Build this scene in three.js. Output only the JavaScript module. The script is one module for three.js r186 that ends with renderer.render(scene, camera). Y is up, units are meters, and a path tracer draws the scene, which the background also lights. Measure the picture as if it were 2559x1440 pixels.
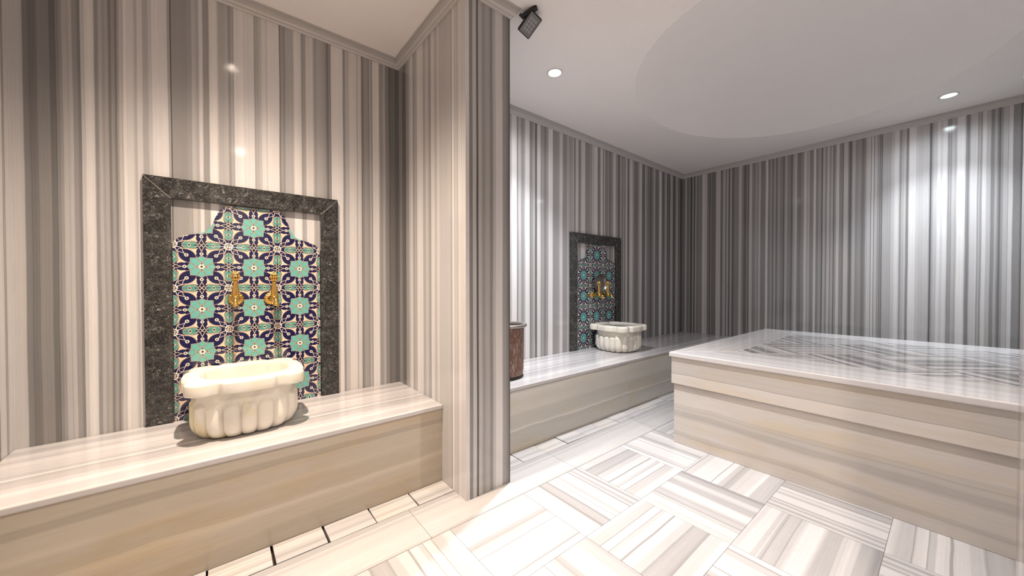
import * as THREE from 'three';
import { RoundedBoxGeometry } from 'three/addons/geometries/RoundedBoxGeometry.js';
import { mergeGeometries } from 'three/addons/utils/BufferGeometryUtils.js';

// ---------- camera, light, exposure ----------
// plan coordinates: u = +x (towards the far wall), v = -z (towards the niche wall), y up, metres
const scene = new THREE.Scene();
scene.background = new THREE.Color(0x000000);
const camera = new THREE.PerspectiveCamera(77.26, 2559 / 1440, 0.02, 40);
camera.position.set(0, 1.03, 0);
camera.rotation.order = 'YXZ';
camera.rotation.set(THREE.MathUtils.degToRad(-0.709), THREE.MathUtils.degToRad(-39.163), THREE.MathUtils.degToRad(-0.04));
scene.add(camera);
const renderer = new THREE.WebGLRenderer();
renderer.toneMapping = THREE.LinearToneMapping;
renderer.toneMappingExposure = 0.395;
renderer.shadowMap.enabled = true;
renderer.shadowMap.type = THREE.PCFSoftShadowMap;
const WARM = [1.0, 0.835, 0.67], SOFT = [1.0, 0.92, 0.85], COOL = [0.94, 0.97, 1.0], COLD = [0.86, 0.94, 1.0];
// the recessed ceiling lamps: plan place, colour, intensity, beam half-angle, recess depth, label
const LAMPS = [
  [0.08, 1.5, WARM, 60, 1.05, 0.052, 'recessed downlight over the near alcove bench, just above the picture'],
  [1.744, 1.69, COOL, 48, 0.86, 0.012, 'bright round recessed downlight in the ceiling beside the black floodlight'],
  [4.233, 0.04, COLD, 32, 0.84, 0.012, 'small recessed downlight between the ceiling dome and the far striped wall'],
  [0.19, -0.28, WARM, 40, 1.1, 0.012, 'recessed downlight behind the viewer, mirrored above the near tiled niche'],
  [1.75, -0.2, SOFT, 24, 1.2, 0.012, 'recessed downlight behind the viewer, mirrored beside the near alcove corner'],
];

// ---------- measures ----------
const UL = -0.605, UP = 0.9, UQ = 1.166, UB = 4.675, VA = 2.2417, VN = -0.848, VE = 1.448, VE2 = -0.078;
const HB = 0.4035, HC = 2.431, VB = 1.684, BENCH_OV = 0.012;
const UT = 2.266, UT2 = 4.1535, VT = 1.167, VT2 = -0.567, HT = 0.587;

// ---------- helpers ----------
function rng(seed) { let a = seed >>> 0; return () => { a = (a + 0x6D2B79F5) | 0; let t = Math.imul(a ^ (a >>> 15), 1 | a); t = (t + Math.imul(t ^ (t >>> 7), 61 | t)) ^ t; return ((t ^ (t >>> 14)) >>> 0) / 4294967296; }; }
function hash2(x, y, s) { let h = Math.imul(x | 0, 374761393) + Math.imul(y | 0, 668265263) + Math.imul(s | 0, 2246822519); h = Math.imul(h ^ (h >>> 13), 1274126177); return ((h ^ (h >>> 16)) >>> 0) / 4294967296; }
const sm = t => t * t * (3 - 2 * t), mix = (a, b, t) => a + (b - a) * t, clamp = (x, a, b) => Math.min(b, Math.max(a, x));
function noise(x, y, s = 0) { const i = Math.floor(x), j = Math.floor(y), f = sm(x - i), g = sm(y - j); return mix(mix(hash2(i, j, s), hash2(i + 1, j, s), f), mix(hash2(i, j + 1, s), hash2(i + 1, j + 1, s), f), g); }
function fbm(x, y, s = 0, o = 4) { let a = 0.5, r = 0, n = 0; for (let k = 0; k < o; k++) { r += a * noise(x, y, s + k * 17); n += a; a *= 0.5; x *= 2.03; y *= 2.03; } return r / n; }
const enc = c => { c = clamp(c, 0, 1); return Math.round(255 * (c <= 0.0031308 ? 12.92 * c : 1.055 * Math.pow(c, 1 / 2.4) - 0.055)); };
function dataTex(w, h, fn, srgb = true) {
  const d = new Uint8Array(w * h * 4);
  for (let j = 0; j < h; j++) for (let i = 0; i < w; i++) { const c = fn(i, j), k = (j * w + i) * 4; for (let q = 0; q < 3; q++) d[k + q] = srgb ? enc(c[q]) : Math.round(255 * clamp(c[q], 0, 1)); d[k + 3] = 255; }
  const t = new THREE.DataTexture(d, w, h, THREE.RGBAFormat);
  t.magFilter = THREE.LinearFilter; t.minFilter = THREE.LinearMipmapLinearFilter; t.generateMipmaps = true; t.wrapS = t.wrapT = THREE.RepeatWrapping;
  if (srgb) t.colorSpace = THREE.SRGBColorSpace; t.needsUpdate = true; return t;
}
const used = {};
function numbered(n) { used[n] = (used[n] || 0) + 1; return used[n] === 1 ? n : `${n}_${String(used[n] - 1).padStart(3, '0')}`; }
function mesh(name, geo, mat, parent) { const m = new THREE.Mesh(geo, mat); m.name = parent ? name : numbered(name); (parent || scene).add(m); return m; }
function thing(name, label, category, group) { const g = new THREE.Group(); g.name = numbered(name); g.userData = { label, category }; if (group) g.userData.group = group; scene.add(g); return g; }
function struct(name) { const g = new THREE.Group(); g.name = name; g.userData = { kind: 'structure' }; scene.add(g); return g; }
// box between two plan corners; uv from a function of (u, y, v, normal)
function box(u0, u1, y0, y1, v0, v1, uvf, r = 0) {
  const g = r ? new RoundedBoxGeometry(u1 - u0, y1 - y0, v1 - v0, 2, r) : new THREE.BoxGeometry(u1 - u0, y1 - y0, v1 - v0);
  g.translate((u0 + u1) / 2, (y0 + y1) / 2, -(v0 + v1) / 2);
  if (uvf) reuv(g, uvf); return g;
}
function reuv(g, uvf) {
  const p = g.attributes.position, n = g.attributes.normal, a = new Float32Array(p.count * 2);
  for (let i = 0; i < p.count; i++) { const s = uvf(p.getX(i), p.getY(i), -p.getZ(i), n.getX(i), n.getY(i), -n.getZ(i)); a[2 * i] = s[0]; a[2 * i + 1] = s[1]; }
  g.setAttribute('uv', new THREE.BufferAttribute(a, 2)); return g;
}

// ---------- striped marble ----------
const STOPS={
 backA:[-607,52,-572,49,-568,21,-555,20,-553,13,-551,18,-538,18,-538,14,-535,24,-506,23,-504,15,-497,15,-494,17,-491,12,-488,23,-482,23,-480,28,-474,28,-472,43,-461,42,-460,34,-453,45,-448,44,-446,28,-436,28,-432,21,-429,21,-427,16,-424,51,-416,50,-413,66,-393,65,-390,54,-387,27,-379,27,-376,40,-369,40,-367,33,-360,33,-358,38,-351,37,-348,21,-343,21,-340,31,-333,30,-330,21,-326,21,-324,34,-320,34,-318,49,-312,49,-310,39,-305,69,-298,68,-296,61,-279,60,-272,44,-268,43,-263,61,-252,60,-247,40,-232,40,-229,52,-221,52,-217,66,-171,63,-168,36,-162,36,-159,14,-155,29,-104,29,-102,31,-90,31,-87,44,-76,44,-73,37,-65,37,-62,60,-52,60,-47,30,-33,30,-30,24,-24,66,2,65,7,41,26,40,29,43,42,43,48,29,53,29,57,39,63,39,65,31,70,65,85,65,89,70,105,70,108,65,147,65,152,31,155,41,167,41,170,49,179,49,182,65,197,65,201,53,206,68,253,68,257,25,262,34,271,34,275,29,280,29,285,42,318,42,322,66,352,66,356,44,360,30,365,36,375,37,379,60,410,61,414,40,422,40,424,30,430,40,458,40,462,35,474,35,480,21,487,21,488,13,491,29,499,29,502,21,505,69,563,71,567,30,576,30,580,47,598,48,602,65,638,65,645,37,649,61,665,61,673,17,677,36,681,18,686,39,691,34,707,35,712,24,716,44,726,45,731,24,735,72,769,75,777,33,791,33,799,44,809,45,814,27,829,27,836,16,841,16,849,20,870,20,875,15,885,15,896,17,903,17,909,35,914,26],
 part:[1451,59,1461,57,1483,57,1490,63,1512,63,1520,40,1527,51,1550,51,1558,70,1570,70,1576,31,1586,47,1703,47,1711,57,1729,58,1734,43,1757,43,1766,62,1799,62,1803,29,1813,36,1827,36,1837,52,1862,52,1872,41,1897,41,1902,64,1934,65,1939,69,1976,69,1985,31,1993,49,2004,49,2009,38,2032,38,2043,70,2061,70,2072,58,2084,58,2096,36,2132,36,2138,16,2181,16,2206,34],
 partEnd:[902,25,909,25,911,38,918,38,922,21,938,21,942,47,958,47,963,9,970,9,974,41,991,41,995,28,1010,28,1014,35,1036,35,1043,23,1055,23,1060,41,1073,41,1078,57,1113,57,1123,28,1139,28,1144,21,1154,21,1160,8],
 backB:[1804,43,1824,43,1828,67,1870,68,1885,17,1896,46,1917,47,1926,30,1947,30,1960,44,1973,66,2009,66,2018,28,2027,21,2036,29,2049,29,2059,41,2072,42,2081,15,2095,15,2105,61,2137,62,2142,33,2180,34,2190,22,2199,22,2209,33,2229,33,2238,67,2283,70,2293,30,2344,32,2349,35,2369,35,2380,59,2411,61,2421,29,2469,31,2480,46,2491,47,2507,35,2551,37,2562,58,2573,24,2585,24,2602,60,2619,61,2630,34,2641,34,2653,17,2676,60,2723,61,2735,28,2795,29,2807,40,2819,28,2837,51,2862,51,2875,64,2912,64,2925,32,2941,13,2950,32,2963,32,2976,66,2996,66,3009,24,3015,24,3028,62,3042,27,3095,27,3105,47,3119,9,3136,31,3170,31,3184,61,3219,62,3226,35,3254,35,3261,19,3275,19,3286,8,3297,38,3326,38,3341,24,3355,24,3370,56,3385,17,3392,17,3407,64,3422,64,3437,22,3452,22,3464,12,3483,62,3529,63,3545,35,3560,35,3568,23,3608,23,3624,16,3640,36,3664,36,3680,61,3713,62,3730,18,3780,18,3797,69,3813,20,3826,50,3839,22,3891,23,3908,8,3935,26,3961,26,3979,48,4006,48,4015,21,4088,22,4106,67,4144,70,4162,22,4181,23,4195,10,4219,28,4238,29,4258,66,4292,9,4316,27,4346,7,4376,51,4416,53,4436,15,4488,15,4508,47,4561,50,4582,12,4603,32,4625,10,4668,11],
 right:[-325,26,-318,26,-314,8,-301,27,-274,26,-269,58,-253,57,-246,44,-231,44,-226,31,-220,31,-214,14,-204,26,-198,40,-191,40,-187,24,-179,24,-174,21,-168,44,-151,43,-147,60,-132,59,-128,30,-122,30,-116,47,-111,24,-103,60,-99,54,-73,52,-69,33,-62,19,-57,25,-51,25,-45,58,-41,69,-8,68,2,33,8,44,21,44,26,24,33,36,38,24,44,36,50,64,71,64,78,50,84,66,97,66,102,48,117,48,128,31,136,9,141,36,148,50,177,50,182,48,200,49,205,53,216,53,221,69,256,71,263,25,272,25,279,53,286,54,291,44,301,44,309,26,318,52,323,67,342,69,350,53,362,55,367,42,387,44,392,45,417,47,424,14,430,35,436,18,443,42,448,28,456,51,469,52,474,24,479,60,490,61,494,16,498,55,524,58,532,29,538,29,543,22,557,22,562,33,578,34,584,30,598,31,603,47,617,48,625,25,635,13,648,27,654,52,679,55,685,17,691,28,711,29,717,61,732,63,738,37,746,37,755,14,761,45,773,45,782,24,788,55,800,55,812,25,822,46,834,47,841,10,852,37,868,37,874,27,887,27,893,61,905,61,915,26,937,26,944,49,953,41,963,41,970,63,979,63,989,30,1006,30,1012,23,1039,23,1046,52,1059,52,1066,37,1076,38,1086,12,1100,26,1121,27,1128,40,1145,41,1154,9,1163,26,1184,26,1191,37,1205,37,1221,15,1231,40,1241,40,1250,13,1260,30,1271,38,1282,25,1293,25,1304,65,1311,65,1326,24,1364,24,1376,58,1387,31,1403,31,1410,44,1418,26,1446,26,1453,52,1473,52,1485,11,1497,32,1509,16,1530,16,1538,28,1550,28,1558,53,1579,53,1587,27,1629,27,1641,14,1650,14,1658,39,1676,39,1684,4,1697,45,1710,45,1719,10,1727,47,1749,47,1758,20,1776,20,1780,53,1825,53,1834,20,1880,20,1889,35,1899,7,1908,24,1927,24,1936,55,1960,56,1964,64,1983,65,1993,28,2036,29,2051,18,2061,44,2071,44,2086,2,2096,42,2105,42,2115,11,2130,11,2143,38,2156,22,2176,22,2186,52,2197,52,2207,23,2233,23]};

function stopTone(s, x) { // list of [millimetres, tone*100, ...]
  let lo = 0, hi = s.length / 2 - 1; if (x <= s[0]) return s[1] / 100; if (x >= s[2 * hi]) return s[2 * hi + 1] / 100;
  while (hi - lo > 1) { const m = (lo + hi) >> 1; if (s[2 * m] <= x) lo = m; else hi = m; }
  const a = s[2 * lo], b = s[2 * hi], t = b > a ? (x - a) / (b - a) : 1; return mix(s[2 * lo + 1], s[2 * hi + 1], t) / 100;
}
function randomStops(seed, len, lo, hi, wmin, wmax, bias = 1) { // bands of random width and tone
  const r = rng(seed), s = []; let x = -20;
  while (x < len + 20) { const w = wmin + (wmax - wmin) * Math.pow(r(), 2.2), t = Math.round(100 * mix(lo, hi, Math.pow(r(), bias))); s.push(Math.round(x), t, Math.round(x + w * 0.75), t); x += w; if (r() < 0.25) { s.push(Math.round(x), Math.round(100 * mix(lo, hi, 0.1 * r()))); x += 2 + 3 * r(); } }
  return s;
}
// texture: x runs across the bands over [x0, x1] mm, y along them over `along` mm
function marbleTex(w, h, stops, x0, x1, along, o = {}) {
  const { fine = 0.1, wob = 2, tan = 0.25, seed = 1, stretch = 1, tint = [1.01, 0.97, 0.972] } = o;
  const lines = new Float32Array(w); for (let i = 0; i < w; i++) { const x = x0 + (x1 - x0) * i / w; lines[i] = (noise(x / 1.4, 3, seed) - 0.5) * 0.6 + (noise(x / 4, 9, seed) - 0.5) * 0.7 + (noise(x / 0.6, 7, seed) - 0.5) * 0.4; }
  return dataTex(w, h, (i, j) => {
    const x = x0 + (x1 - x0) * i / w, y = along * j / h;
    const xx = x + wob * ((noise(y / 420, x / 90, seed + 5) - 0.5) * 2 + (noise(y / 120, x / 40, seed + 6) - 0.5) * 0.7);
    const k = clamp(Math.floor((xx - x0) / (x1 - x0) * w), 0, w - 1);
    let t = stopTone(stops, xx * stretch) * (1 + fine * lines[k]) * (1 + 0.05 * (noise(x / 2.2, y / 30, seed + 7) - 0.5)) * (1 + 0.1 * (fbm(x / 60, y / 300, seed + 8, 3) - 0.5));
    t = clamp(t, 0.02, 0.82);
    const q = tan * clamp((fbm(x / 90, y / 420, seed + 11, 3) - 0.5) * 3, 0, 1);
    return [t * tint[0], t * tint[1] * (1 - 0.1 * q), t * tint[2] * (1 - 0.3 * q)];
  });
}
const polished = (map, rough = 0.09) => new THREE.MeshStandardMaterial({ map, roughness: rough, metalness: 0 });
const wallMat = (key, x0, x1, seed) => polished(marbleTex(2048, 256, STOPS[key], x0 * 1000, x1 * 1000, HC * 1000, { seed, wob: 1.5, fine: 0.1, tan: 0.15 }));
const M = {};
M.backA = wallMat('backA', UL, UP, 1); M.backB = wallMat('backB', UQ, UB, 2); M.right = wallMat('right', VN, VA, 3);
M.part = wallMat('part', VE - 0.01, VA, 4); M.partEnd = wallMat('partEnd', UP, UQ, 5);
M.wallAny = polished(marbleTex(2048, 256, randomStops(77, 3200, 0.13, 0.68, 4, 60, 0.8), 0, 3200, HC * 1000, { seed: 9, fine: 0.16 }));
// floor and bench marble
M.floorTile = [0, 1, 2, 3].map(k => polished(marbleTex(512, 256, randomStops(300 + k, 420, 0.27, 0.6, 8, 80, 0.6), 0, 420, 420, { seed: 20 + k, wob: 4, fine: 0.08, tan: 0.12, tint: [1.0, 0.97, 0.98] }), 0.22));
M.border = polished(marbleTex(256, 1024, randomStops(342, 240, 0.28, 0.54, 10, 90, 0.6), 0, 240, 2400, { seed: 31, wob: 7, fine: 0.06, tan: 0.15, tint: [1.0, 0.965, 0.965] }), 0.22);
M.cover = [0, 1, 2].map(k => polished(marbleTex(128, 256, randomStops(360 + k, 120, 0.34, 0.54, 10, 60, 0.7), 0, 120, 220, { seed: 40 + k, wob: 4, fine: 0.06, tan: 0.4 }), 0.3));
M.benchTop = polished(marbleTex(512, 1024, randomStops(371, 620, 0.34, 0.54, 8, 70, 0.55), 0, 620, 3600, { seed: 51, wob: 8, fine: 0.05, tan: 0.2, tint: [1.01, 0.965, 0.98] }), 0.14);
M.benchFront = polished(marbleTex(512, 1024, randomStops(383, 440, 0.32, 0.47, 14, 120, 0.7), 0, 440, 3600, { seed: 52, wob: 10, fine: 0.05, tan: 0.9, tint: [1.05, 0.915, 0.76] }), 0.16);
M.benchFar = polished(marbleTex(512, 1024, randomStops(384, 440, 0.42, 0.58, 14, 120, 0.7), 0, 440, 3600, { seed: 57, wob: 10, fine: 0.05, tan: 0.6, tint: [1.0, 0.955, 0.89] }), 0.16);
M.tableBase = polished(marbleTex(512, 1024, randomStops(397, 620, 0.42, 0.57, 18, 130, 0.6), 0, 620, 2000, { seed: 58, wob: 14, fine: 0.05, tan: 0.8, tint: [1.03, 0.945, 0.88] }), 0.12);
M.tableSide = polished(marbleTex(512, 1024, randomStops(391, 620, 0.33, 0.64, 14, 90, 0.6), 0, 620, 2000, { seed: 53, wob: 6, fine: 0.06, tan: 0.6, tint: [1.03, 0.95, 0.89] }), 0.12);
M.tableTop = polished(marbleTex(512, 1024, randomStops(395, 420, 0.54, 0.7, 10, 90, 0.6), 0, 420, 2000, { seed: 54, wob: 10, fine: 0.05, tan: 0.4 }), 0.08);
M.inlay = [0, 1, 2].map(k => polished(marbleTex(512, 128, randomStops(410 + k, 420, 0.2, 0.66, 8, 55, 0.75), 0, 420, 420, { seed: 60 + k, wob: 2, fine: 0.1, tan: 0.15 }), 0.08));
M.grout = new THREE.MeshStandardMaterial({ color: 0x8d857c, roughness: 0.9 });
M.channel = new THREE.MeshStandardMaterial({ color: 0x3a2a20, roughness: 0.95 });
M.plaster = new THREE.MeshStandardMaterial({ map: dataTex(256, 256, (i, j) => { const q = 0.88 * (1 + 0.025 * (fbm(i / 30, j / 30, 70) - 0.5) + 0.02 * (noise(i / 2, j / 2, 71) - 0.5)); return [q, q * 0.95, q * 0.93]; }), roughness: 0.85 });
M.crown = polished(marbleTex(128, 512, randomStops(420, 130, 0.42, 0.56, 10, 50, 0.7), 0, 130, 2000, { seed: 72, wob: 5, fine: 0.05, tan: 0.3 }), 0.35);
M.darkFrame = polished(dataTex(512, 512, (i, j) => {
  const x = i / 512 * 16, y = j / 512 * 16, wx = x + 2 * fbm(x * 0.8, y * 0.8, 81), wy = y + 2 * fbm(x * 0.8, y * 0.8, 82);
  let t = 0.008 + 0.07 * Math.pow(fbm(wx * 1.4, wy * 1.4, 83, 5), 2.6) + 0.06 * Math.pow(noise(i / 2.5, j / 2.5, 84), 3);
  const v1 = Math.abs(fbm(wx * 0.7, wy * 0.7, 85, 4) - 0.5), v2 = Math.abs(fbm(wx * 1.5, wy * 1.5, 86, 3) - 0.47);
  t += 0.35 * Math.pow(clamp(1 - v1 / 0.011, 0, 1), 1.5) * fbm(x * 2, y * 2, 87) + 0.1 * Math.pow(clamp(1 - v2 / 0.024, 0, 1), 2) + 0.22 * Math.pow(clamp((noise(wx * 5, wy * 5, 88) - 0.72) * 4, 0, 1), 1.5) * noise(x * 3, y * 3, 89);
  return [t * 1.03, t, t * 0.97];
}), 0.2);

// ---------- floor ----------
const floor = struct('floor');
mesh('floor_base', box(UL - 0.1, UB + 0.1, -0.12, -0.03, VN - 0.1, VA + 0.1), M.channel, floor);
mesh('floor_bed', box(UL, UB, -0.03, -0.0035, VN, 1.5585), M.grout, floor);
{
  const PU = 0.408, PV = 0.388, r = rng(5);
  for (let i = -4; i <= 9; i++) for (let j = 0; j < 6; j++) {
    let a = 0.743 + i * PU, b = a + PU, d = 1.325 - j * PV, c = d - PV;
    a = Math.max(a, UL); b = Math.min(b, UB); c = Math.max(c, VN);
    if (b - a < 0.03 || d - c < 0.03) continue;
    if (a > UT + 0.05 && b < UT2 - 0.05 && d < VT - 0.05) continue; // wholly under the platform
    const alongU = ((i + j) % 2 + 2) % 2 === 0, ou = 0.743 + i * PU, ov = 1.325 - (j + 1) * PV, fl = r() < 0.5;
    const g = box(a + 0.0008, b - 0.0008, -0.012, -0.0004 * r(), c + 0.0008, d - 0.0008, (u, y, v) => { const s = alongU ? (v - ov) : (u - ou), t = alongU ? (u - ou) : (v - ov); return [(fl ? 0.41 - s : s) / 0.42, t / 0.42]; });
    mesh('tile', g, M.floorTile[Math.floor(r() * 4)], floor);
  }
  // long border slabs beside the drain
  const cuts = [UL, -0.22, 0.662, 1.54, 2.42, 3.3, 4.18, UB];
  for (let k = 0; k + 1 < cuts.length; k++) mesh('border_slab', box(cuts[k] + 0.0008, cuts[k + 1] - 0.0008, -0.012, 0, 1.3265, 1.5585, (u, y, v) => [(v - 1.325) / 0.24, (u + k * 0.37) / 2.4]), M.border, floor);
  // loose drain covers with open gaps
  const cover = (a, b, k) => {
    const g = box(-(b - a) / 2, (b - a) / 2, -0.011, 0.011, -0.06, 0.06, (u, y, v) => [(v + 0.06) / 0.12, (u + 0.1) / 0.22], 0.002);
    const m = mesh('drain_cover', g, M.cover[k % 3], floor); m.position.set((a + b) / 2, -0.011 + 0.004 * r(), -1.6212 + 0.001 * (r() - 0.5)); m.rotation.set(0.02 * (r() - 0.5), 0.03 * (r() - 0.5), 0.025 * (r() - 0.5)); return m;
  };
  const gaps1 = [UL, -0.43, -0.235, -0.04, 0.152, 0.334, 0.522, 0.713, UP]; const gw1 = [0, 2, 2, 3, 7, 7, 3, 4, 0];
  for (let k = 0; k + 1 < gaps1.length; k++) cover(gaps1[k] + gw1[k] / 2000 + 0.001, gaps1[k + 1] - gw1[k + 1] / 2000 - 0.001, k);
  let a = UQ; for (let k = 0; k < 19; k++) { const b = Math.min(1.356 + k * 0.1888, UB); if (b - a > 0.04) cover(a + 0.0016, b - 0.0016, k + 1); a = b; }
}

// ---------- walls ----------
function panelWall(name, joints, mat, along, fixed, dir, y0, y1, uvFn) {
  // thick wall with thin panels on its face; along 'u' or 'v'; dir: +1 if the room lies on the + side
  const w = struct(name), e = 0.02, back = 0.1;
  const lo = joints[0], hi = joints[joints.length - 1];
  const f0 = dir > 0 ? fixed - back : fixed + e - e + 0.0, _ = 0;
  const A = dir > 0 ? [fixed - back, fixed - e] : [fixed + e, fixed + back];
  const B = dir > 0 ? [fixed - e, fixed] : [fixed, fixed + e];
  mesh('wall_core', along === 'u' ? box(lo, hi, y0, y1, A[0], A[1]) : box(A[0], A[1], y0, y1, lo, hi), M.channel, w);
  for (let k = 0; k + 1 < joints.length; k++) {
    const a = joints[k] + (k ? 0.0006 : 0), b = joints[k + 1] - (k + 2 < joints.length ? 0.0006 : 0);
    mesh('panel', along === 'u' ? box(a, b, y0, y1, B[0], B[1], uvFn) : box(B[0], B[1], y0, y1, a, b, uvFn), mat, w);
  }
  return w;
}
{
  // niche wall: one plane, warm alcove part and hot-room part
  const w = panelWall('wall_back', [UL, -0.158, 0.26, 0.6725, UP + 0.05], M.backA, 'u', VA, -1, 0, HC, (u, y) => [(u - UL) / (UP - UL), y / HC]);
  const js = [UP + 0.05, UQ, 1.63, 2.086, 2.495, 2.94, 3.34, 3.76, 4.18, UB];
  mesh('wall_core', box(UP + 0.05, UB, 0, HC, VA + 0.02, VA + 0.1), M.channel, w);
  for (let k = 0; k + 1 < js.length; k++) mesh('panel', box(js[k] + 0.0006, js[k + 1] - 0.0006, 0, HC, VA, VA + 0.02, (u, y) => [(u - UQ) / (UB - UQ), y / HC]), M.backB, w);
  panelWall('wall_right', [VN, -0.637, -0.25, 0.137, 0.523, 0.91, 1.297, 1.684, 2.086, VA + 0.1], M.right, 'v', UB, -1, 0, HC, (u, y, v) => [(v - VN) / (VA - VN), y / HC]);
  panelWall('wall_left', [VN - 0.1, -0.4, 0.02, 0.44, 0.86, 1.28, 1.7, VA + 0.1], M.wallAny, 'v', UL, 1, 0, HC, (u, y, v) => [(v + 1) / 3.2, y / HC]);
  panelWall('wall_front', [UL, -0.2, 0.2, 0.6, 1.0, 1.4, 1.8, 2.2, 2.6, 3.0, 3.4, 3.8, 4.2, UB], M.wallAny, 'u', VN, 1, 0, HC, (u, y) => [(u * 0.8 + 0.7) / 3.2, y / HC]);
  // partition between the alcove and the hot room, and the one across from it
  const part = (name, v0, v1, seam, endV) => {
    const p = struct(name), e = 0.02;
    mesh('wall_core', box(UP + e, UQ - e, 0, HC, Math.min(v0, v1) + (endV === v0 ? e : 0), Math.max(v0, v1) - (endV === v1 ? e : 0)), M.channel, p);
    const uvL = (u, y, v) => [(v - VE + 0.01) / (VA - VE + 0.01), y / HC], uvE = (u, y) => [(u - UP) / (UQ - UP), y / HC];
    if (name === 'wall_partition') {
      mesh('panel', box(UP, UP + e, 0, HC, seam + 0.0006, VA, uvL), M.part, p);
      mesh('panel', box(UP, UP + e, 0, HC, VE, seam - 0.0006, uvL), M.part, p);
    } else mesh('panel', box(UP, UP + e, 0, HC, v0, v1, (u, y, v) => [(v + 1) / 3.2, y / HC]), M.wallAny, p);
    mesh('panel', box(UP + e, UQ, 0, HC, endV === v0 ? endV : endV - e, endV === v0 ? endV + e : endV, uvE), M.partEnd, p);
    mesh('panel', box(UQ - e, UQ, 0, HC, endV === v0 ? v0 + e : v0, endV === v1 ? v1 - e : v1, (u, y, v) => [(v + 0.7) / 3.2, y / HC]), M.wallAny, p);
  };
  part('wall_partition', VE, VA, 1.553, VE);
  part('wall_partition_near', VN, VE2, 0, VE2);
}

// ---------- ceiling with the shallow dome ----------
const DOME = { u: 3.03, v: 0.68, a: 1.17, b: 0.97, h: 0.21 };
{
  const c = struct('ceiling');
  const s = new THREE.Shape([[UL - 0.1, VN - 0.1], [UB + 0.1, VN - 0.1], [UB + 0.1, VA + 0.1], [UL - 0.1, VA + 0.1]].map(([u, v]) => new THREE.Vector2(u, v)));
  const hole = new THREE.Path(); hole.absellipse(DOME.u, DOME.v, DOME.a, DOME.b, 0, Math.PI * 2, true); s.holes.push(hole);
  for (const [u, v] of LAMPS) { const q = new THREE.Path(); q.absarc(u, v, 0.041, 0, Math.PI * 2, true); s.holes.push(q); }
  const g = new THREE.ExtrudeGeometry(s, { depth: 0.1, bevelEnabled: false, curveSegments: 96 });
  g.rotateX(-Math.PI / 2); g.translate(0, HC, 0); reuv(g, (u, y, v) => [u / 1.2, v / 1.2]);
  mesh('ceiling_plaster', g, M.plaster, c);
  const pts = []; for (let k = 0; k <= 24; k++) { const t = k / 24; pts.push(new THREE.Vector2(Math.max(1e-4, 1.0 - t), DOME.h * (1 - (1 - t) * (1 - t)))); }
  const d = new THREE.LatheGeometry(pts, 96); d.scale(DOME.a, 1, DOME.b); d.translate(DOME.u, HC, -DOME.v); reuv(d, (u, y, v) => [u / 1.2, v / 1.2]);
  const dm = mesh('dome', d, M.plaster.clone(), c); dm.material.side = THREE.DoubleSide;
}
// crown moulding: one mitred length per wall
{
  const P = [[UL, VA], [UP, VA], [UP, VE], [UQ, VE], [UQ, VA], [UB, VA], [UB, VN], [UQ, VN], [UQ, VE2], [UP, VE2], [UP, VN], [UL, VN]];
  const prof = [[0, -0.05], [0.008, -0.05], [0.012, -0.046], [0.013, -0.038], [0.017, -0.036], [0.026, -0.03], [0.032, -0.021], [0.035, -0.012], [0.036, -0.006], [0.042, -0.005], [0.042, 0]];
  const n = P.length, inward = P.map((p, i) => { const q = P[(i + 1) % n], d = [q[0] - p[0], q[1] - p[1]], l = Math.hypot(...d); return [d[1] / l, -d[0] / l]; });
  P.forEach((p, i) => {
    const q = P[(i + 1) % n], prev = inward[(i + n - 1) % n], cur = inward[i], nxt = inward[(i + 1) % n];
    const pos = [], uv = [], idx = [];
    prof.forEach(([d, y], k) => { for (const [c, a, b] of [[p, prev, cur], [q, cur, nxt]]) { pos.push(c[0] + d * (a[0] + b[0]), HC + y, -(c[1] + d * (a[1] + b[1]))); uv.push(k / prof.length, (c[0] + c[1]) / 2); } });
    for (let k = 0; k + 1 < prof.length; k++) idx.push(2 * k, 2 * k + 1, 2 * k + 2, 2 * k + 1, 2 * k + 3, 2 * k + 2);
    let g = new THREE.BufferGeometry(); g.setAttribute('position', new THREE.Float32BufferAttribute(pos, 3)); g.setAttribute('uv', new THREE.Float32BufferAttribute(uv, 2)); g.setIndex(idx); g = g.toNonIndexed(); g.computeVertexNormals();
    const m = mesh(`trim_${i + 1}`, g, M.crown); m.material.side = THREE.DoubleSide; m.userData = { kind: 'structure' };
  });
}

// ---------- benches ----------
function bench(label, u0, u1, joints, front) {
  const b = thing('marble_bench', label, 'bench');
  mesh('front_panel', box(u0, u1, 0, HB - 0.024, VB, VA - 0.0015, (u, y, v) => [y / 0.44, (u + 1) / 3.6]), front, b);
  for (let k = 0; k + 1 < joints.length; k++) mesh('seat_slab', box(joints[k] + (k ? 0.0005 : 0), joints[k + 1] - (k + 2 < joints.length ? 0.0005 : 0), HB - 0.024, HB, VB - BENCH_OV, VA - 0.0015, (u, y, v) => [(v - 1.65) / 0.62, (u + 0.8) / 3.6 + k * 0.3], 0.006), M.benchTop, b);
}
bench('low grey-white marble bench of the near alcove, under the large tiled niche', UL, UP, [UL, UP], M.benchFront);
bench('long low marble bench along the far niche wall, carrying the copper bucket', UQ, UB, [UQ, UB], M.benchFar);

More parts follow.
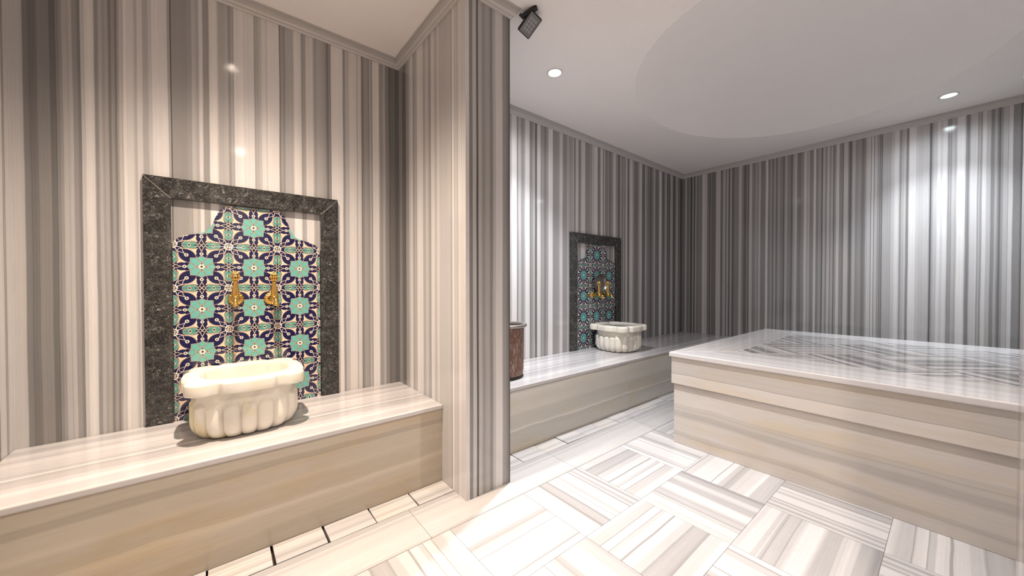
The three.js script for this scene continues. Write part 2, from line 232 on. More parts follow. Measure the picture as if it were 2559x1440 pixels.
// ---------- raised marble platform ----------
{
  const t = thing('marble_platform', 'large raised grey marble platform with diagonal parquet top under the dome', 'platform');
  const uvS = (u, y, v, nx, ny, nv) => [y / 0.62, (Math.abs(nx) > 0.5 ? v + 0.75 : u - 2) / 2];
  mesh('base_panel', box(UT + 0.022, UT2 - 0.022, 0, 0.385, VT2 + 0.022, VT - 0.022, uvS, 0.002), M.tableBase, t);
  mesh('upper_band', box(UT + 0.01, UT2 - 0.01, 0.385, HT - 0.03, VT2 + 0.01, VT - 0.01, uvS, 0.003), M.tableSide, t);
  const I = { u0: 2.62, u1: 3.88, v0: -0.29, v1: 0.887 };
  const slab = (pts, uvf, name, mat, top = HT, th = 0.03, bev = 0) => {
    const s = new THREE.Shape(pts.map(([u, v]) => new THREE.Vector2(u, v)));
    const g = new THREE.ExtrudeGeometry(s, { depth: th - 2 * bev, bevelEnabled: bev > 0, bevelThickness: bev, bevelSize: bev, bevelOffset: -bev, bevelSegments: 3 });
    g.rotateX(-Math.PI / 2); g.translate(0, top - th + bev, 0); reuv(g, uvf); return mesh(name, g, mat, t);
  };
  const uvA = (u, y, v) => [(u - UT) / 0.42, (v + 1) / 2], uvB = (u, y, v) => [(v + 0.6) / 0.42, u / 2];
  slab([[UT, VT2], [I.u0, I.v0], [I.u0, I.v1], [UT, VT]], uvA, 'border_slab', M.tableTop, HT, 0.03, 0.006);
  slab([[UT, VT], [I.u0, I.v1], [I.u1, I.v1], [UT2, VT]], uvB, 'border_slab', M.tableTop, HT, 0.03, 0.006);
  slab([[UT2, VT], [I.u1, I.v1], [I.u1, I.v0], [UT2, VT2]], uvA, 'border_slab', M.tableTop, HT, 0.03, 0.006);
  slab([[UT2, VT2], [I.u1, I.v0], [I.u0, I.v0], [UT, VT2]], uvB, 'border_slab', M.tableTop, HT, 0.03, 0.006);
  // diagonal tiles clipped to the inner field
  const clip = (poly, ax, val, keepLess) => { const out = [], ins = p => keepLess ? p[ax] <= val : p[ax] >= val; poly.forEach((p, i) => { const q = poly[(i + 1) % poly.length]; if (ins(p)) out.push(p); if (ins(p) !== ins(q)) { const k = (val - p[ax]) / (q[ax] - p[ax]); out.push([p[0] + k * (q[0] - p[0]), p[1] + k * (q[1] - p[1])]); } }); return out; };
  const S = Math.SQRT1_2, L = 0.4, c0 = [2.56, 0.6]; const r = rng(8);
  for (let i = -6; i <= 6; i++) for (let j = -6; j <= 6; j++) {
    const toUV = (a, b) => [c0[0] + (a + b) * S, c0[1] + (a - b) * S];
    const h = L / 2 - 0.0006; let poly = [[-h, -h], [h, -h], [h, h], [-h, h]].map(([a, b]) => toUV(i * L + a, j * L + b));
    poly = clip(poly, 0, I.u0 + 0.0008, false); if (poly.length) poly = clip(poly, 0, I.u1 - 0.0008, true); if (poly.length) poly = clip(poly, 1, I.v0 + 0.0008, false); if (poly.length) poly = clip(poly, 1, I.v1 - 0.0008, true);
    if (poly.length < 3) continue;
    let area = 0; poly.forEach((p, k) => { const q = poly[(k + 1) % poly.length]; area += p[0] * q[1] - p[1] * q[0]; }); if (Math.abs(area) < 0.002) continue;
    const odd = ((i + j) % 2 + 2) % 2, ca = i * L, cb = j * L;
    slab(poly, (u, y, v) => { const a = ((u - c0[0]) + (v - c0[1])) * S - ca + 0.2, b = ((u - c0[0]) - (v - c0[1])) * S - cb + 0.2; return odd ? [b / 0.42, a / 0.42] : [a / 0.42, b / 0.42]; }, 'inlay_tile', M.inlay[Math.floor(r() * 3)], HT - 0.0004, 0.014);
  }
}

// ---------- niches: dark marble surround, glazed tiles ----------
function tileTexture(variant) {
  const N = 640, cv = document.createElement('canvas'); cv.width = cv.height = N; const g = cv.getContext('2d');
  const NAVY = variant ? '#1a1c40' : '#070741', TEAL = variant ? '#4d9c98' : '#66aca4', TEAL2 = variant ? '#44837f' : '#5a9388', CREAM = variant ? '#d9cfc6' : '#e2c7ad', WHITE = '#eaddd0', INK = '#3a2a2a', BLACK = '#171022';
  g.fillStyle = NAVY; g.fillRect(0, 0, N, N); g.translate(N / 2, N / 2); g.scale(N, N); g.lineJoin = 'round'; g.lineCap = 'round';
  const eight = f => { for (let k = 0; k < 4; k++) for (const m of [1, -1]) { g.save(); g.rotate(k * Math.PI / 2); g.scale(m, 1); f(); g.restore(); } };
  const four = f => { for (let k = 0; k < 4; k++) { g.save(); g.rotate(k * Math.PI / 2); f(); g.restore(); } };
  const line = (c = CREAM, w = 0.012) => { g.lineWidth = w + 0.008; g.strokeStyle = INK; g.stroke(); g.lineWidth = w; g.strokeStyle = c; g.stroke(); };
  const daisy = (x, y, r, n = 6) => { for (let k = 0; k < n; k++) { const a = k / n * 2 * Math.PI; g.beginPath(); g.arc(x + Math.cos(a) * r * 0.62, y + Math.sin(a) * r * 0.62, r * 0.37, 0, 7); g.fillStyle = WHITE; g.fill(); g.lineWidth = 0.003; g.strokeStyle = INK; g.stroke(); } g.beginPath(); g.arc(x, y, r * 0.32, 0, 7); g.fillStyle = '#2a1418'; g.fill(); };
  // edge leaves (teal), one half on each side of the seam
  eight(() => { g.beginPath(); g.moveTo(0.06, 0.5); g.quadraticCurveTo(0.1, 0.425, 0.17, 0.41); g.quadraticCurveTo(0.22, 0.43, 0.27, 0.425); g.quadraticCurveTo(0.33, 0.43, 0.345, 0.5); g.lineTo(0.345, 0.51); g.lineTo(0.06, 0.51); g.closePath(); g.fillStyle = TEAL2; g.fill(); line(CREAM, 0.008); });
  // cream tulips between bud and leaf
  eight(() => { g.beginPath(); g.moveTo(0.082, 0.295); g.bezierCurveTo(0.1, 0.34, 0.095, 0.39, 0.055, 0.43); g.bezierCurveTo(0.1, 0.44, 0.13, 0.395, 0.18, 0.405); g.bezierCurveTo(0.24, 0.425, 0.29, 0.42, 0.37, 0.42); g.lineTo(0.4, 0.41); g.lineTo(0.3, 0.36); g.lineTo(0.12, 0.25); g.closePath(); g.fillStyle = CREAM; g.fill(); g.lineWidth = 0.005; g.strokeStyle = INK; g.stroke(); });
  // diagonal navy leaves with a scalloped cream edge
  four(() => {
    g.beginPath(); g.moveTo(0.09, 0.215); g.bezierCurveTo(0.13, 0.34, 0.2, 0.42, 0.4, 0.4); g.bezierCurveTo(0.42, 0.2, 0.34, 0.13, 0.215, 0.09); g.closePath(); line(WHITE, 0.011); g.fillStyle = NAVY; g.fill();
    for (const m of [0, 1]) for (let k = 0; k < 6; k++) { const t = 0.25 + k * 0.09, q = 1 - t, x = q * q * q * 0.09 + 3 * q * q * t * 0.13 + 3 * q * t * t * 0.2 + t * t * t * 0.4, y = q * q * q * 0.215 + 3 * q * q * t * 0.34 + 3 * q * t * t * 0.42 + t * t * t * 0.4; g.beginPath(); g.arc(m ? y : x, m ? x : y, 0.006, 0, 7); g.fillStyle = INK; g.fill(); }
    if (variant) { g.beginPath(); g.ellipse(0.26, 0.26, 0.07, 0.035, Math.PI / 4, 0, 7); g.fillStyle = CREAM; g.fill(); }
    g.beginPath(); g.moveTo(0.29, 0.29); g.quadraticCurveTo(0.34, 0.36, 0.335, 0.43); g.moveTo(0.29, 0.29); g.quadraticCurveTo(0.36, 0.34, 0.43, 0.335); line(WHITE, 0.009);
    g.beginPath(); g.moveTo(0.335, 0.425); g.lineTo(0.43, 0.455); g.moveTo(0.425, 0.335); g.lineTo(0.455, 0.43); line(WHITE, 0.012);
    daisy(0.265, 0.265, variant ? 0.032 : 0.043);
  });
  // buds on the axes
  four(() => {
    g.beginPath(); g.moveTo(0.085, 0.215); g.bezierCurveTo(0.05, 0.29, 0.08, 0.32, 0.078, 0.37); g.bezierCurveTo(0.075, 0.41, 0.06, 0.43, 0.042, 0.45); g.lineTo(0, 0.5); g.lineTo(-0.042, 0.45); g.bezierCurveTo(-0.06, 0.43, -0.075, 0.41, -0.078, 0.37); g.bezierCurveTo(-0.08, 0.32, -0.05, 0.29, -0.085, 0.215); g.closePath(); g.fillStyle = NAVY; g.fill();
    if (variant) { g.beginPath(); g.ellipse(0, 0.33, 0.03, 0.06, 0, 0, 7); g.fillStyle = '#6b2a2c'; g.fill(); }
    g.beginPath(); g.moveTo(0, 0.35); g.quadraticCurveTo(-0.02, 0.42, -0.07, 0.5); g.moveTo(0, 0.35); g.quadraticCurveTo(0.02, 0.42, 0.07, 0.5); line(WHITE, 0.009);
    g.beginPath(); g.moveTo(0, 0.385); g.lineTo(0.03, 0.445); g.lineTo(0, 0.5); g.lineTo(-0.03, 0.445); g.closePath(); g.fillStyle = BLACK; g.fill();
    g.beginPath(); g.moveTo(-0.05, 0.5); g.lineTo(-0.12, 0.485); g.lineTo(-0.12, 0.51); g.moveTo(0.05, 0.5); g.lineTo(0.12, 0.485); g.lineTo(0.12, 0.51); g.closePath(); g.fillStyle = BLACK; g.fill();
    g.beginPath(); g.moveTo(0.04, 0.455); g.lineTo(-0.03, 0.53); g.moveTo(-0.04, 0.455); g.lineTo(0.03, 0.53); line(WHITE, 0.011);
    daisy(0, 0.3, variant ? 0.03 : 0.041);
  });
  // turquoise flower
  const NP = variant ? 6 : 4;
  if (variant) { g.beginPath(); for (let k = 0; k < 32; k++) { const a = k / 32 * 2 * Math.PI, r = k % 2 ? 0.185 : 0.245; g.lineTo(Math.cos(a) * r, Math.sin(a) * r); } g.closePath(); g.fillStyle = TEAL; g.fill(); line(CREAM, 0.006); daisy(0, 0, 0.05); }
  else {
    four(() => { g.beginPath(); g.moveTo(0, 0.09); g.quadraticCurveTo(-0.06, 0.14, -0.088, 0.205); g.quadraticCurveTo(-0.04, 0.22, 0, 0.262); g.quadraticCurveTo(0.04, 0.22, 0.088, 0.205); g.quadraticCurveTo(0.06, 0.14, 0, 0.09); g.closePath(); g.fillStyle = TEAL; g.fill(); line(CREAM, 0.007); });
    four(() => { g.beginPath(); g.moveTo(0.01, 0.07); g.quadraticCurveTo(0.055, 0.13, 0.088, 0.205); g.quadraticCurveTo(0.15, 0.2, 0.2, 0.2); g.quadraticCurveTo(0.2, 0.15, 0.205, 0.088); g.quadraticCurveTo(0.13, 0.055, 0.07, 0.01); g.closePath(); g.fillStyle = TEAL; g.fill(); line(CREAM, 0.007); });
    g.beginPath(); g.arc(0, 0, 0.06, 0, 7); g.fillStyle = TEAL; g.fill(); daisy(0, 0, 0.066);
  }
  // small diamonds in the edge leaves, corner rosettes
  four(() => { for (const x of [-0.215, 0.215]) { g.beginPath(); g.moveTo(x - 0.04, 0.5); g.lineTo(x, 0.455); g.lineTo(x + 0.04, 0.5); g.lineTo(x, 0.545); g.closePath(); g.fillStyle = WHITE; g.fill(); g.beginPath(); g.arc(x, 0.5, 0.022, 0, 7); g.fillStyle = '#4a2d2d'; g.fill(); } });
  four(() => { g.beginPath(); g.arc(0.5, 0.5, 0.074, 0, 7); g.fillStyle = WHITE; g.fill(); for (let k = 0; k < 10; k++) { const a = (k + 0.5) / 10 * 2 * Math.PI; g.beginPath(); g.arc(0.5 + Math.cos(a) * 0.05, 0.5 + Math.sin(a) * 0.05, 0.0125, 0, 7); g.fillStyle = '#20141c'; g.fill(); g.beginPath(); g.arc(0.5 + Math.cos(a + 0.31) * 0.077, 0.5 + Math.sin(a + 0.31) * 0.077, 0.018, 0, 7); g.fillStyle = WHITE; g.fill(); } g.beginPath(); g.arc(0.5, 0.5, 0.022, 0, 7); g.fillStyle = '#8a6a62'; g.fill(); });
  const t = new THREE.CanvasTexture(cv); t.colorSpace = THREE.SRGBColorSpace; t.wrapS = t.wrapT = THREE.ClampToEdgeWrapping; t.anisotropy = 8; return t;
}
M.glaze = [0, 1].map(k => new THREE.MeshPhysicalMaterial({ map: tileTexture(k), roughness: 0.12, clearcoat: 0.6, clearcoatRoughness: 0.05 }));
function niche(uc, variant, lab) {
  const y0 = HB, yi = 1.4125, yo = 1.5045, hi = 0.302, ho = 0.391, th = 0.02;
  // frame of three mitred lengths
  const f = thing('niche_surround', lab.frame, 'niche frame'), d = 0.0007;
  const piece = (name, pts, uvf) => {
    const s = new THREE.Shape(pts.map(([x, y]) => new THREE.Vector2(x, y)));
    const g = new THREE.ExtrudeGeometry(s, { depth: th - 0.003, bevelEnabled: true, bevelThickness: 0.003, bevelSize: 0.003, bevelOffset: -0.003, bevelSegments: 2 });
    g.translate(0, 0, -VA + 0.0042); reuv(g, uvf); return mesh(name, g, M.darkFrame, f);
  };
  const o = variant * 0.33;
  piece('frame_side', [[uc - ho, y0], [uc - hi, y0], [uc - hi, yi - d], [uc - ho, yo - d]], (u, y) => [u / 0.5 + o, y / 0.5]);
  piece('frame_side', [[uc + hi, y0], [uc + ho, y0], [uc + ho, yo - d], [uc + hi, yi - d]], (u, y) => [u / 0.5 + o + 0.3, y / 0.5 + 0.2]);
  piece('frame_top', [[uc - ho, yo + d], [uc - hi, yi + d], [uc + hi, yi + d], [uc + ho, yo + d]], (u, y) => [y / 0.5 + o, u / 0.5 + 0.1]);
  // thin pale filler in the mitres
  for (const s of [-1, 1]) { const g = new THREE.BoxGeometry(0.126, 0.0016, 0.016); g.rotateZ(s * Math.PI / 4); g.translate(uc + s * (hi + ho) / 2, (yi + yo) / 2, -VA + 0.0163); const m = mesh('joint_filler', g, M.filler || (M.filler = new THREE.MeshStandardMaterial({ color: 0xa59a90, roughness: 0.8 })), f); }
  // tiles
  const p = thing('tile_panel', lab.tiles, 'tiles');
  const arch = [[-0.3, 1.2], [-0.3, 1.218], [-0.277, 1.243], [-0.247, 1.255], [-0.2, 1.268], [-0.176, 1.285], [-0.159, 1.314], [-0.147, 1.351], [-0.129, 1.386], [-0.105, 1.41]];
  const cap = [...arch, ...arch.slice().reverse().map(([x, y]) => [-x, y])];
  const curve = new THREE.CatmullRomCurve3(arch.slice(1).map(([x, y]) => new THREE.Vector3(x, y, 0)), false, 'catmullrom', 0.5).getPoints(40);
  const topAt = x => { x = -Math.abs(x); for (let k = 0; k + 1 < curve.length; k++) if (curve[k].x <= x && x <= curve[k + 1].x) return mix(curve[k].y, curve[k + 1].y, (x - curve[k].x) / (curve[k + 1].x - curve[k].x || 1)); return x > -0.11 ? 1.41 : 1.2; };
  for (let i = 0; i < 3; i++) for (let j = 0; j < 5; j++) {
    const a = -0.3 + i * 0.2 + 0.0006, b = a + 0.2 - 0.0012, c = Math.max(0.41 + j * 0.2, y0 + 0.0005) + (j ? 0.0006 : -0.006), e = 0.41 + (j + 1) * 0.2 - 0.0006;
    const pts = [[a, c], [b, c]];
    if (j < 4) pts.push([b, e], [a, e]); else for (let k = 24; k >= 0; k--) { const x = mix(a, b, k / 24); pts.push([x, Math.max(c + 0.004, topAt(x))]); }
    const s = new THREE.Shape(pts.map(([x, y]) => new THREE.Vector2(x + uc, y)));
    const g = new THREE.ExtrudeGeometry(s, { depth: 0.006, bevelEnabled: true, bevelThickness: 0.0012, bevelSize: 0.001, bevelOffset: -0.001, bevelSegments: 2 });
    g.translate(0, 0, -VA + 0.0025); reuv(g, (u, y) => [(u - uc + 0.3 - i * 0.2) / 0.2, (y - 0.41 - j * 0.2) / 0.2]);
    mesh('tile', g, M.glaze[variant], p);
  }
}
niche(0.14, 0, { frame: 'dark grey veined marble surround of the near alcove niche, the larger in view', tiles: 'large navy and turquoise floral tile panel with arched top in the near alcove' });
niche(2.898, 1, { frame: 'black veined marble surround of the far niche beside the copper bucket', tiles: 'small distant floral tile panel behind the far basin and metal bowl' });

// ---------- fluted marble basins ----------
const TH = 400;
function superR(th, half, n) { const c = Math.abs(Math.cos(th)), s = Math.abs(Math.sin(th)); return half / Math.pow(Math.pow(c, n) + Math.pow(s, n), 1 / n); }
function rimR(th) { // four rounded ears at the corners, a bowed lobe on each side, a cove between
  const q = ((th % (Math.PI / 2)) + Math.PI / 2) % (Math.PI / 2), d = Math.min(q, Math.PI / 2 - q) * 180 / Math.PI; // degrees from an axis
  let r = superR(th, 0.211, 5.5);
  if (d < 28) r += 0.008 * Math.cos(d / 28 * Math.PI / 2); // lobe
  r -= 0.026 * Math.exp(-Math.pow((d - 28.5) / 4.6, 2));   // cove
  return r;
}
function ringSurface(rings, closeA, closeB) { // rings: array of fn(theta) -> [r, y]
  const pos = [], uv = [], idx = [];
  rings.forEach((f, k) => { for (let i = 0; i <= TH; i++) { const th = i / TH * 2 * Math.PI, [r, y] = f(th); pos.push(r * Math.cos(th), y, r * Math.sin(th)); uv.push(i / TH, k / rings.length); } });
  const w = TH + 1; for (let k = 0; k + 1 < rings.length; k++) for (let i = 0; i < TH; i++) { const a = k * w + i, b = a + 1, c = a + w, d = c + 1; idx.push(a, c, b, b, c, d); }
  const g = new THREE.BufferGeometry(); g.setAttribute('position', new THREE.Float32BufferAttribute(pos, 3)); g.setAttribute('uv', new THREE.Float32BufferAttribute(uv, 2)); g.setIndex(idx); g.computeVertexNormals();
  // weld the normals at the seam
  const n = g.attributes.normal; for (let k = 0; k < rings.length; k++) { const a = k * w, b = a + TH, v = new THREE.Vector3(n.getX(a) + n.getX(b), n.getY(a) + n.getY(b), n.getZ(a) + n.getZ(b)).normalize(); n.setXYZ(a, v.x, v.y, v.z); n.setXYZ(b, v.x, v.y, v.z); }
  return g;
}
function stain(g, seed, yellow) { // veins and patches of iron stain in the stone
  const p = g.attributes.position, c = new Float32Array(p.count * 3);
  for (let i = 0; i < p.count; i++) {
    const x = p.getX(i) + seed * 3.1, y = p.getY(i), z = p.getZ(i);
    const a = clamp((fbm(x * 9 + y * 4, z * 9 + y * 7, seed, 4) - 0.52) * 4, 0, 1) * yellow, b = clamp((fbm(x * 14 - y * 9, z * 14 + y * 5, seed + 40, 4) - 0.55) * 5, 0, 1);
    c[3 * i] = 0.77 * (1 - 0.06 * a) * (1 - 0.16 * b); c[3 * i + 1] = 0.73 * (1 - 0.13 * a) * (1 - 0.17 * b); c[3 * i + 2] = 0.655 * (1 - 0.42 * a) * (1 - 0.15 * b);
  }
  g.setAttribute('color', new THREE.BufferAttribute(c, 3)); return g;
}
M.basin = new THREE.MeshPhysicalMaterial({ vertexColors: true, roughness: 0.32, clearcoat: 0.25, clearcoatRoughness: 0.2 });
function basin(u, v, label, seed, yellow, turn, water) {
  const b = thing('fluted_basin', label, 'basin'); b.position.set(u, HB, -v); b.rotation.y = turn;
  const H = 0.242, R0 = 0.178, NF = 20;
  // gadroons: convex ribs with rounded tops dying into a plain neck
  const rib = (th, y) => { const t = (th / (2 * Math.PI) * NF + 0.5) % 1, x = 2 * t - 1, top = 0.15 - 0.03 * x * x * x * x; return 0.023 * (Math.sqrt(Math.max(0, 1 - 0.985 * x * x)) - 0.28) * sm(clamp((top - y) / 0.022, 0, 1)); };
  const prof = [[0.0, 0.0], [0.0, 0.6], [0.0, 0.76], [0.003, 0.82], [0.008, 0.87], [0.016, 0.915], [0.026, 0.952], [0.038, 0.978], [0.052, 0.994], [0.068, 1.0], [0.085, 1.0], [0.1, 1.0]];
  for (let y = 0.108; y < 0.165; y += 0.004) prof.push([y, 0.998]); prof.push([0.175, 1.0], [0.194, 1.0]);
  mesh('body', stain(ringSurface(prof.map(([y, s]) => th => [Math.max(1e-4, superR(th, R0, 2.7) * s + (s > 0.3 ? rib(th, y) * clamp((s - 0.5) * 3, 0, 1) : 0)), y])), seed, yellow), M.basin, b);
  const inner = (s, y) => th => [Math.max(1e-4, superR(th, 0.158, 2.5) * s), y];
  const rimRings = [th => [superR(th, R0, 2.7) * 0.95, 0.19], th => [rimR(th) - 0.008, 0.19], th => [rimR(th) - 0.002, 0.1925], th => [rimR(th), 0.197], th => [rimR(th), 0.21], th => [rimR(th), 0.23], th => [rimR(th) - 0.003, 0.237], th => [rimR(th) - 0.009, 0.2415], th => [rimR(th) - 0.016, H], inner(1.05, H), inner(1.02, H - 0.0008), inner(1.0, H - 0.004), inner(0.985, H - 0.012), inner(0.97, H - 0.03), inner(0.94, 0.16), inner(0.9, 0.12), inner(0.8, 0.08), inner(0.6, 0.055), inner(0.3, 0.045), inner(0.0, 0.043)];
  mesh('rim', stain(ringSurface(rimRings), seed + 7, yellow * 0.4), M.basin, b);
  if (water) { const g = ringSurface([inner(0.985, H - 0.016), inner(0.5, H - 0.016), inner(0, H - 0.016)]); mesh('water', g, new THREE.MeshPhysicalMaterial({ color: 0xffffff, transmission: 1, ior: 1.33, thickness: 0.1, roughness: 0.02, attenuationColor: new THREE.Color(0.55, 0.62, 0.55), attenuationDistance: 0.12, side: THREE.DoubleSide }), b); }
  return b;
}
basin(0.095, 2.012, 'large white fluted marble basin with lobed rim on the near alcove bench', 3, 0.9, 0);
basin(2.935, 2.012, 'small-looking fluted marble basin on the far bench beside the raised platform', 11, 0.5, 0, true);

// ---------- brass taps ----------
M.brass = new THREE.MeshStandardMaterial({ color: new THREE.Color().setRGB(0.72, 0.45, 0.13), metalness: 1, roughness: 0.24 });
function lathe(pts, seg = 32) { return new THREE.LatheGeometry(pts.map(([r, y]) => new THREE.Vector2(r, y)), seg); }
function tap(u, y, label, lean) {
  const t = thing('brass_tap', label, 'tap'); t.position.set(u, y, -VA + 0.011); t.rotation.y = lean;
  // fluted flower rosette on the wall
  const N = 16, pr = [[0.0001, 0.02], [0.012, 0.0195], [0.016, 0.014], [0.024, 0.0095], [0.031, 0.006], [0.0335, 0.0025], [0.033, 0]];
  { const pos = [], idx = [], S = 128; pr.forEach(([r, z]) => { for (let i = 0; i <= S; i++) { const a = i / S * 2 * Math.PI, f = Math.abs(Math.sin(a * N / 2)), k = clamp((r - 0.01) / 0.02, 0, 1); pos.push((r - 0.0022 * k * (1 - f)) * Math.cos(a), (r - 0.0022 * k * (1 - f)) * Math.sin(a), z + 0.003 * k * (f - 0.5)); } }); const w = S + 1; for (let k = 0; k + 1 < pr.length; k++) for (let i = 0; i < S; i++) { const a = k * w + i; idx.push(a, a + w, a + 1, a + 1, a + w, a + w + 1); } const g = new THREE.BufferGeometry(); g.setAttribute('position', new THREE.Float32BufferAttribute(pos, 3)); g.setIndex(idx); g.computeVertexNormals(); mesh('rosette', g, M.brass, t).material.side = THREE.DoubleSide; }
  // horizontal body, ribbed
  { const g = lathe([[0.0001, 0.012], [0.017, 0.014], [0.0125, 0.026], [0.0105, 0.036], [0.0125, 0.044], [0.0105, 0.05], [0.013, 0.058], [0.0155, 0.066], [0.0165, 0.078], [0.015, 0.09], [0.011, 0.097], [0.0001, 0.099]]); g.rotateX(Math.PI / 2); mesh('body', g, M.brass, t); }
  // spout bending down at the front
  { const c = new THREE.CatmullRomCurve3([[0, 0, 0.088], [0, 0.002, 0.104], [0, -0.003, 0.118], [0, -0.016, 0.126], [0, -0.027, 0.127]].map(q => new THREE.Vector3(...q))); const g = mergeGeometries([new THREE.TubeGeometry(c, 20, 0.0085, 16), (() => { const q = lathe([[0.0065, -0.006], [0.0115, -0.006], [0.0125, 0], [0.0105, 0.006], [0.0085, 0.008]], 20); q.translate(0, -0.026, 0.127); return q; })()].map(q => q.index ? q.toNonIndexed() : q)); mesh('spout', g, M.brass, t); }
  // conical handle stem
  const h = new THREE.Group(); h.name = 'handle'; h.position.set(0, 0, 0.078); t.add(h);
  mesh('stem', lathe([[0.0001, 0.008], [0.0155, 0.01], [0.0158, 0.022], [0.0148, 0.024], [0.0145, 0.03], [0.0155, 0.032], [0.0145, 0.04], [0.0105, 0.066], [0.0085, 0.076], [0.0105, 0.078], [0.0105, 0.081], [0.0085, 0.083], [0.0075, 0.087], [0.0001, 0.088]]), M.brass, h);
  // open-work knob: rings around a core
  { const parts = []; const cy = 0.108; for (let k = 0; k < 5; k++) { const q = new THREE.TorusGeometry(0.0155, 0.0028, 8, 24); q.scale(1, 1.28, 1); q.rotateY(k / 5 * Math.PI); q.translate(0, cy, 0); parts.push(q); } for (const [r, y] of [[0.0165, cy], [0.0115, cy + 0.012], [0.012, cy - 0.012]]) { const q = new THREE.TorusGeometry(r, 0.0026, 8, 24); q.rotateX(Math.PI / 2); q.translate(0, y, 0); parts.push(q); } for (let k = 0; k < 10; k++) { const q = new THREE.SphereGeometry(0.0042, 10, 8), a = k / 10 * 2 * Math.PI; q.translate(0.0165 * Math.cos(a), cy, 0.0165 * Math.sin(a)); parts.push(q); } { const q = new THREE.SphereGeometry(0.0055, 12, 10); q.translate(0, cy + 0.021, 0); parts.push(q); const s = new THREE.SphereGeometry(0.006, 12, 10); s.translate(0, cy - 0.019, 0); parts.push(s); } mesh('knob', mergeGeometries(parts.map(q => q.toNonIndexed())), M.brass, h); }
  return t;
}
tap(0.066, 0.957, 'left brass tap on the large tile panel of the near alcove', -0.04);
tap(0.212, 0.955, 'right brass tap on the large tile panel of the near alcove', 0.06);
tap(2.828, 0.918, 'brass tap in front of the metal bowl in the far niche', 0);
tap(2.968, 0.918, 'brass tap right of the metal bowl in the far niche', 0);

// metal bathing bowl propped behind the far taps
{
  const b = thing('metal_bowl', 'round dull grey metal bathing bowl propped behind the far brass taps', 'bowl');
  const prof = [[0.0001, 0.004], [0.016, 0.005], [0.024, 0.001], [0.04, 0], [0.062, 0.004], [0.08, 0.014], [0.089, 0.028], [0.0925, 0.04], [0.0945, 0.0405], [0.0935, 0.038], [0.0905, 0.027], [0.081, 0.012], [0.062, 0.0018], [0.04, -0.002], [0.0001, -0.002]];
  mesh('shell', lathe(prof, 64), new THREE.MeshStandardMaterial({ color: 0x8b8784, metalness: 0.9, roughness: 0.33, side: THREE.DoubleSide }), b);
  const rim = new THREE.TorusGeometry(0.0935, 0.0016, 8, 64); rim.rotateX(Math.PI / 2); rim.translate(0, 0.04, 0);
  mesh('rim', rim, b.children[0].material, b);
  b.rotation.set(Math.PI / 2 - 0.03, 0, 0); b.position.set(2.907, 1.026, -VA + 0.0165);
}

// ---------- copper bucket ----------
{
  const b = thing('copper_bucket', 'tarnished brown copper bucket with flat rim on the far bench, partly hidden', 'bucket'); b.position.set(1.495, HB, -1.925);
  const copper = new THREE.MeshStandardMaterial({ metalness: 0.3, roughness: 0.55, side: THREE.DoubleSide, map: dataTex(512, 512, (i, j) => { const s = fbm(i / 2.2, j / 14, 90, 4), q = fbm(i / 40, j / 40, 91), z = clamp((s - 0.5) * 4, 0, 1) * (0.25 + 0.8 * q); return [mix(0.17, 0.5, z), mix(0.085, 0.46, z), mix(0.06, 0.43, z)]; }) });
  mesh('wall', lathe([[0.0001, 0.014], [0.124, 0.014], [0.13, 0.02], [0.1345, 0.06], [0.1355, 0.16], [0.136, 0.264], [0.1385, 0.268], [0.136, 0.272], [0.1365, 0.335], [0.1325, 0.335], [0.132, 0.26], [0.131, 0.03], [0.0001, 0.02]], 64), copper, b);
  mesh('base_ring', lathe([[0.11, 0], [0.131, 0], [0.134, 0.006], [0.132, 0.016], [0.126, 0.02], [0.11, 0.016]], 64), new THREE.MeshStandardMaterial({ color: 0x17171a, roughness: 0.5 }), b);
  mesh('rim', lathe([[0.132, 0.332], [0.15, 0.336], [0.1565, 0.342], [0.158, 0.35], [0.156, 0.356], [0.15, 0.358], [0.138, 0.357], [0.132, 0.35], [0.132, 0.332]], 64), new THREE.MeshStandardMaterial({ color: 0x9c9690, metalness: 0.8, roughness: 0.4 }), b);
}

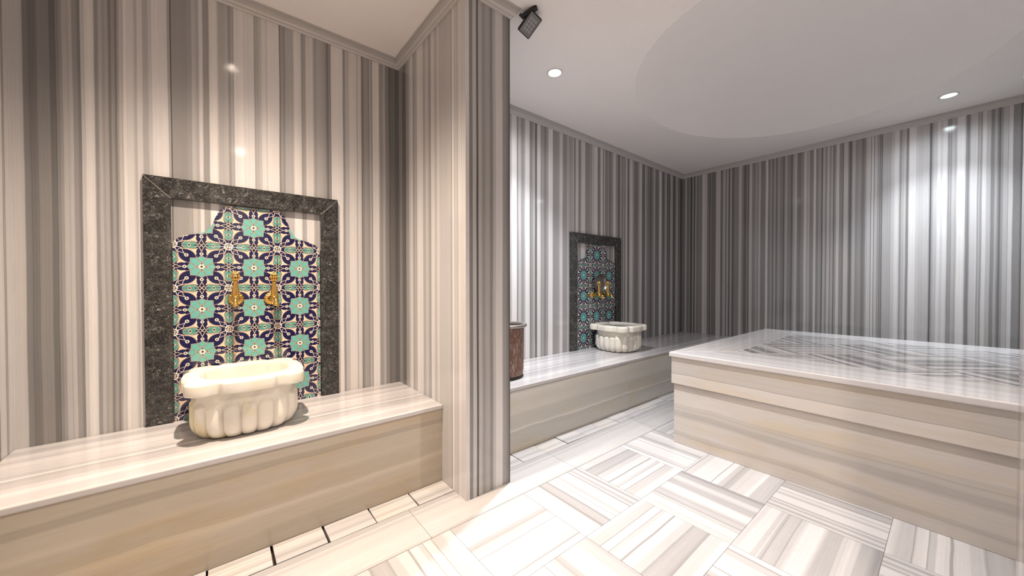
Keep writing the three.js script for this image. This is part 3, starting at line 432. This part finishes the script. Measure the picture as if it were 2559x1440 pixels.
// ---------- black floodlight, switched off ----------
{
  const f = thing('floodlight', 'small black unlit floodlight on the ceiling by the partition corner', 'floodlight');
  const n = new THREE.Vector3(-0.189, -0.783, 0.581).normalize(), a = new THREE.Vector3(-0.187, -0.668, -0.958).normalize(), b2 = new THREE.Vector3().crossVectors(n, a).normalize(); a.crossVectors(b2, n);
  const m = new THREE.Matrix4().makeBasis(a, b2, n); f.quaternion.setFromRotationMatrix(m); f.position.set(1.262, 2.372, -1.402);
  const black = new THREE.MeshStandardMaterial({ color: 0x101012, roughness: 0.45 });
  mesh('housing', new RoundedBoxGeometry(0.11, 0.078, 0.018, 3, 0.006), black, f);
  const fins = []; for (let k = 0; k < 9; k++) { const q = new THREE.BoxGeometry(0.003, 0.066, 0.018); q.translate(-0.044 + k * 0.011, 0, -0.017); fins.push(q); } mesh('heat_sink', mergeGeometries(fins), black, f);
  const led = dataTex(128, 96, (i, j) => { const x = i / 128, y = j / 96; let t = 0.16; for (let k = 0; k < 12; k++) { const cx = 0.22 + (k % 4) * 0.18, cy = 0.26 + Math.floor(k / 4) * 0.24, d = Math.hypot((x - cx) * 1.35, y - cy); if (Math.abs(d - 0.07) < 0.014) t = 0.42; else if (d < 0.03) t = 0.3; } return [t, t, t * 1.02]; });
  const pane = new THREE.PlaneGeometry(0.098, 0.066); pane.translate(0, 0, 0.0093); mesh('lens', pane, new THREE.MeshStandardMaterial({ map: led, roughness: 0.15 }), f);
  const br = [new THREE.BoxGeometry(0.014, 0.03, 0.004), new THREE.BoxGeometry(0.014, 0.004, 0.03)]; br[0].translate(0, -0.052, -0.016); br[1].translate(0, -0.04, -0.026); mesh('bracket', mergeGeometries(br), black, f);
  // mounting foot on the ceiling
  const inv = m.clone().setPosition(f.position).invert();
  const foot = new THREE.CapsuleGeometry(0.013, 0.05, 4, 12), p0 = new THREE.Vector3(1.262, HC, -1.35).applyMatrix4(inv), p1 = new THREE.Vector3(0, -0.05, -0.016), dir = p1.clone().sub(p0), L = dir.length();
  const q = new THREE.CylinderGeometry(0.011, 0.015, L, 14); q.applyQuaternion(new THREE.Quaternion().setFromUnitVectors(new THREE.Vector3(0, 1, 0), dir.clone().normalize())); q.translate((p0.x + p1.x) / 2, (p0.y + p1.y) / 2, (p0.z + p1.z) / 2); mesh('mount', q, black, f);
}

// ---------- recessed downlights ----------
M.ring = new THREE.MeshStandardMaterial({ color: 0xdcdcda, roughness: 0.35 });
LAMPS.forEach(([u, v, col, power, beam, deep, label]) => {
  const d = thing('downlight', label, 'lamp', 'ceiling downlights'); d.position.set(u, HC, -v);
  mesh('trim_ring', lathe([[0.0395, 0.001], [0.0395, -0.003], [0.046, -0.006], [0.052, -0.0045], [0.054, 0]], 48), M.ring, d).material.side = THREE.DoubleSide;
  mesh('can', lathe([[0.0001, deep + 0.006], [0.0405, deep + 0.006], [0.0405, 0.001], [0.0395, 0.001], [0.0395, deep + 0.004]], 48), M.ring, d);
  const disc = new THREE.CylinderGeometry(0.039, 0.039, 0.003, 40); disc.translate(0, deep + 0.0015, 0);
  mesh('lamp_lens', disc, new THREE.MeshStandardMaterial({ color: 0xffffff, emissive: new THREE.Color().setRGB(...col), emissiveIntensity: 45, roughness: 0.4 }), d);
  const s = new THREE.SpotLight(new THREE.Color().setRGB(...col), power, 0, beam, 1, 2); s.position.set(0, deep - 0.008, 0); s.target.position.set(0, -1, 0); s.castShadow = true; s.shadow.radius = 1.4; s.shadow.mapSize.set(1024, 1024); s.shadow.bias = -0.0005; d.add(s, s.target);
  const w = s.clone(); w.intensity = power * 0.2; w.angle = 1.42; w.target = s.target; d.add(w); // wide spill of the same lens
});

scene.traverse(o => { if (o.isMesh) { o.castShadow = true; o.receiveShadow = true; } });
renderer.render(scene, camera);
